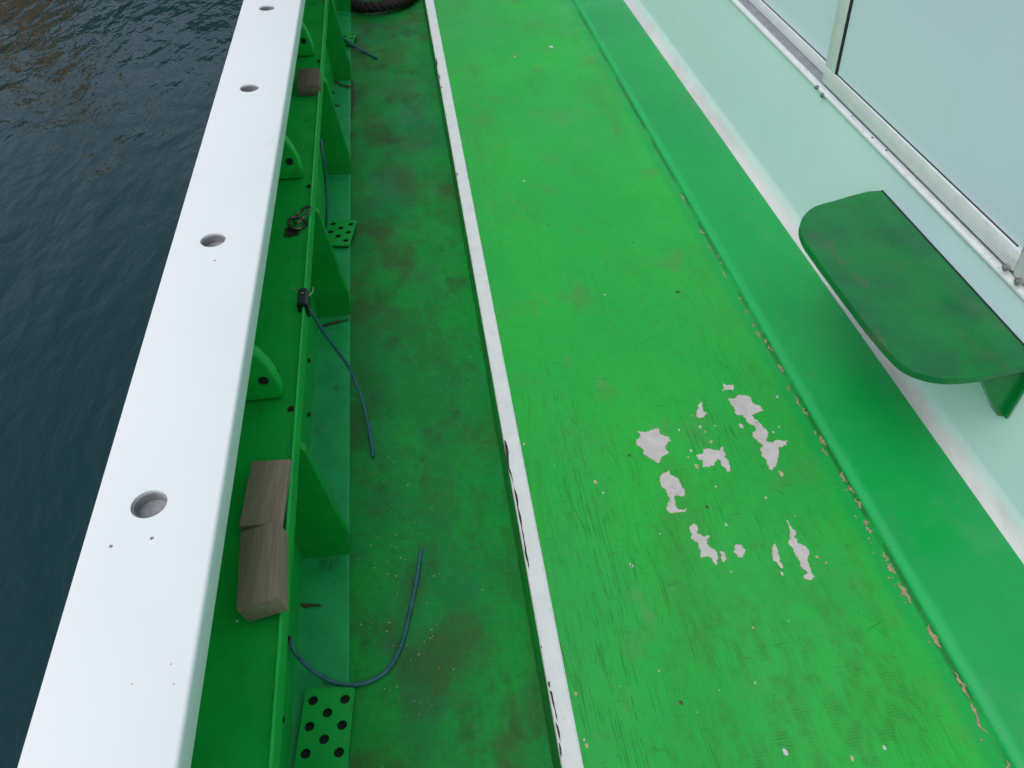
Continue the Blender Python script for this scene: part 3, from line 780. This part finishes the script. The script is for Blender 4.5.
# ------------------------------------------------------------------ loose things
def wood(name_label, quad, zs, th, mat, extra=0., bev=.003):
    q = [at_z(x, y, z) for (x, y), z in zip(quad, zs)]        # near-left, near-right, far-right, far-left of the top
    c = sum(q, Vector()) / 4
    u = ((q[1] - q[0]) + (q[2] - q[3])) / 2; v = ((q[3] - q[0]) + (q[2] - q[1])) / 2
    W, L = u.length, v.length + extra
    v.normalize(); u = (u - v * u.dot(v)).normalized(); n = u.cross(v)
    rot = Matrix((u, v, n)).transposed()
    bm = B(); box(bm, Vector((0, 0, -th / 2)), (W, L, th), bev=bev)
    for vv in bm.verts: vv.co += Vector([.0012 * mnoise.noise(vv.co * 60 + Vector((k * 9, L, W))) for k in range(3)])
    o = obj('wood_block', bm, mat, smooth=30); o.matrix_world = Matrix.Translation(c) @ rot.to_4x4()
    return tag(o, name_label, 'wood block', 'wood blocks on the bulwark ledge')
wood('short grey board lying flat, its near end against the thicker block', [(237, 527), (282, 523), (290, 458), (252, 461)], [.331] * 4, .030, M['wood'])
wood('thick brown wood block nearest the camera, resting over the ledge lip', [(235, 611), (277, 596), (278, 518), (240, 533)], [.351, .366, .366, .351], .046, M['wood_dark'])
wood('small dark wood block far up the ledge, alone behind the lip', [(296, 86), (319, 85), (320, 68), (297, 68)], [.338] * 4, .037, M['wood_wet'])

def cord(pts, label, r=.0047):
    P = smooth_path(pts, 8)
    bm = B(); tube(bm, P, r, 10)
    o = obj('blue_cord', bm, M['cord'], smooth=60); o.location = (0, 0, 0)
    return tag(o, label, 'cord', 'blue cords hanging from the bulwark')
ZD = Z_SIDE + .006
clipY = at_z(306, 299, Z_LIP).y
c0 = Vector((lipX(clipY) + .007, clipY - .02, Z_LIP - .016))
cord([c0, at_z(313, 315, .26), at_z(322, 330, .17), at_z(336, 349, .06), at_z(348, 366, -.03), at_z(358, 388, -.09), at_z(366, 415, -.128), at_z(371, 440, ZD), at_z(373, 457, ZD)],
     'blue cord running from the black clip on the lip down to the walkway')
p = at_x(287, 639, -.352); p.x = baseX(p.y) + .001
cord([p, at_z(293, 650, -.065), at_z(303, 662, -.095), at_z(320, 676, -.125), at_z(340, 684, ZD + .004), at_z(358, 684.5, ZD), at_z(375, 679, ZD), at_z(390, 667, ZD), at_z(402, 643, ZD), at_z(411, 607, ZD), at_z(417, 577, ZD), at_z(421, 550, ZD)],
     'blue cord looped in a wide hook on the walkway above the nearest drain cover')
y3 = at_z(320, 142, .26).y
cord([Vector((lipX(y3) + .003, y3, .27)), at_z(323.5, 160, .20), at_z(325.5, 180, .10), at_z(327, 205, .02), at_z(326, 226, -.06), at_z(324.5, 241, Z_SIDE + .030)],
     'blue cord hanging straight down behind a knee onto the middle drain cover', .005)
p = at_x(331, 27, -.375); p.x = baseX(p.y) + .002
cord([p, at_z(337, 32, -.09), at_z(343, 38, Z_SIDE + .032), at_z(350, 43.5, Z_SIDE + .031), at_z(356, 47, ZD + .016), at_z(366, 52.5, ZD), at_z(377, 58.5, ZD)],
     'short blue cord lying across the farthest drain cover', .0075)

# black clip on the lip with pale tie ends
bm = B()
x = lipX(clipY)
L = .060; prof = [(x - .016, .300), (x - .016, .323), (x - .010, .329), (x + .004, .329), (x + .009, .324), (x + .009, .286), (x + .0035, .286), (x + .0035, .3205), (x - .0075, .3205), (x - .0075, .3065), (x - .0105, .3035)]
prism(bm, [Vector((px_, clipY - L / 2, z)) for px_, z in prof], Vector((0, L, 0)))
clip = empty('cord_clip', (x, clipY, Z_LIP))
tag(clip, 'black plastic clip gripping the green lip where a blue cord starts', 'clip')
o = obj('clip_body', bm, M['plastic']); o.parent = clip; o.matrix_parent_inverse = Matrix.Translation(-clip.location)
bm = B()
tube(bm, smooth_path([at_z(303, 293, .333), at_z(298, 292.5, .320), at_z(294, 291, .330), at_z(293, 288, .345)], 5), .0018, 6)
tube(bm, smooth_path([at_z(309, 296, .331), at_z(312.5, 292, .335), at_z(313.2, 287, .345)], 5), .0018, 6)
o = obj('tie_end', bm, M['tie'], smooth=60); o.parent = clip; o.matrix_parent_inverse = Matrix.Translation(-clip.location)

# rusty shackle of two links on the ledge
def ringlink(P, r, name, parent):
    bm = B(); tube(bm, smooth_path(P, 6, True), r, 8, True)
    o = obj(name, bm, M['rust'], smooth=60); o.parent = parent; o.matrix_parent_inverse = Matrix.Translation(-parent.location); return o
sh = empty('chain_shackle', at_z(297, 224, Z_LEDGE)); tag(sh, 'rusty shackle and ring lying on the green ledge', 'shackle')
zl = Z_LEDGE + .010
ringlink([at_z(288.3, 221, zl + .004), at_z(292, 217.8, zl + .010), at_z(299, 217.6, zl + .006), at_z(305, 221, zl - .002), at_z(305.3, 225, zl - .004), at_z(301, 228.3, zl - .004), at_z(294.5, 228.4, zl), at_z(290, 226, zl)], .0042, 'ring', sh)
ringlink([at_z(297.5, 223, zl + .016), at_z(301.5, 219.5, zl + .014), at_z(307, 213.5, zl + .014), at_z(311, 208.6, zl + .016), at_z(309, 206.8, zl + .017), at_z(304.5, 208, zl + .010), at_z(298, 213.5, zl + .001), at_z(294.5, 217.3, zl), at_z(294, 221.5, zl + .004)], .0040, 'link', sh)
bm = B(); poly(bm, jag([at_z(x, y, Z_LEDGE + .002) for x, y in [(285, 229), (291, 226), (300, 229), (298, 235), (290, 237), (283, 236)]], .15, 3), Z_LEDGE + .0035, 0)
o = sub('rust_stain', bm, M['stain_dark'], ledge)

# coil of dark rope at the far end of the walkway
def rope_path(turns, c, rx, ry, z0, rise):
    P = []
    n = int(turns * 40)
    for k in range(n + 1):
        t = k / 40 * 2 * math.pi
        s = 1 - .10 * (k / n) * turns / 3 + .025 * math.sin(3.1 * t + k * .01)
        P.append(Vector((c[0] + rx * s * math.cos(t), c[1] + ry * s * math.sin(t), z0 + rise * (k / 40) + .012 * math.sin(1.7 * t))))
    return P
def twisted(bm, P, r, pitch):
    q = [[] for _ in range(3)]; s = 0.; nrm = None
    for i, p in enumerate(P):
        t = (P[min(i + 1, len(P) - 1)] - P[max(i - 1, 0)]).normalized()
        if nrm is None: nrm = Vector((0, 0, 1))
        nrm = (nrm - t * nrm.dot(t)).normalized(); bi = t.cross(nrm)
        if i: s += (p - P[i - 1]).length
        for k in range(3):
            a = 2 * math.pi * (s / pitch + k / 3); q[k].append(p + (nrm * math.cos(a) + bi * math.sin(a)) * r * .52)
    for k in range(3): tube(bm, q[k], r * .58, 7)
def fine(P, n=5): return smooth_path(P, n)
bm = B()
twisted(bm, fine(rope_path(2.2, (-.075, 5.13), .215, .30, Z_SIDE + .026, .010), 5), .026, .11)
twisted(bm, fine(rope_path(2.3, (-.105, 5.20), .175, .25, Z_SIDE + .078, .022), 5), .026, .11)
twisted(bm, fine(rope_path(1.6, (-.12, 5.27), .13, .19, Z_SIDE + .135, .020), 5), .026, .11)
tag(obj('rope_coil', bm, M['rope'], smooth=60), 'thick dark brown rope coiled on the far end of the green walkway', 'rope')

# pale grit scattered over the walkway
bm = B()
def grain(c, s):
    bmesh.ops.create_icosphere(bm, subdivisions=1, radius=s, matrix=Matrix.Translation(c) @ Matrix.Rotation(rng.uniform(0, 6), 4, 'Z') @ Matrix.Diagonal((1, rng.uniform(.5, 1.6), .5, 1)))
for k in range(150):
    if k < 80: x, y = rng.gauss(402, 32), rng.gauss(655, 70)
    elif k < 118: x, y = rng.gauss(405, 14), rng.gauss(515, 40)
    else: x, y = rng.uniform(356, 520), rng.uniform(60, 700)
    p = at_z(x, y, Z_SIDE + .001)
    if p.x < toeX(p.y) + .004 or p.x > stL(p.y) - .02 or p.y < .36: continue
    grain(p, rng.choice((.0006, .0007, .0009, .0011, .0014, .0020)))
for x, y in [(302, 120), (303, 146), (316, 160), (314, 174), (237, 621)]: grain(at_z(x, y, Z_LEDGE + .004), .0026)
tag(obj('grit', bm, M['grit']), 'pale shell grit scattered over the dark green walkway', 'grit', kind='stuff')

# yellow tree out of view, added for the yellow reflection in the water
tr = tag(empty('yellow_tree', (-14.4, 35.2, -.8)), 'narrow yellow tree on the shore, out of view, added for the yellow reflection at upper left', 'tree')
bm = B()
tube(bm, [Vector((-14.4 + .15 * math.sin(k), 35.2, -1 + k * 1.1)) for k in range(11)], [.22 - .018 * k for k in range(11)], 8)
o = obj('trunk', bm, M['bark'], smooth=60); o.parent = tr; o.matrix_parent_inverse = Matrix.Translation(-tr.location)
bm = B(); r2 = random.Random(3)
clumps = [(r2.uniform(-1, 1), r2.uniform(-1, 1), r2.uniform(1.2, 10.6)) for _ in range(46)]
for cx, cy, cz in clumps:
    wdt = .75 * math.sin(math.pi * min(1, (cz - .4) / 11.2) ** .8) + .12
    for _ in range(70):
        v = Vector((r2.gauss(0, .33), r2.gauss(0, .33), r2.gauss(0, .4)))
        c = Vector((-14.4 + cx * wdt, 35.2 + cy * wdt, cz)) + v
        d = Vector((r2.gauss(0, 1), r2.gauss(0, 1), r2.gauss(0, 1))).normalized(); e2 = d.orthogonal().normalized(); s = r2.uniform(.13, .24)
        g = d.cross(e2)
        bm.faces.new([bm.verts.new(c + e2 * s), bm.verts.new(c + g * s * .7), bm.verts.new(c - e2 * s), bm.verts.new(c - g * s * .7)])
o = obj('crown', bm, M['leaf'], smooth='raw'); o.parent = tr; o.matrix_parent_inverse = Matrix.Translation(-tr.location)
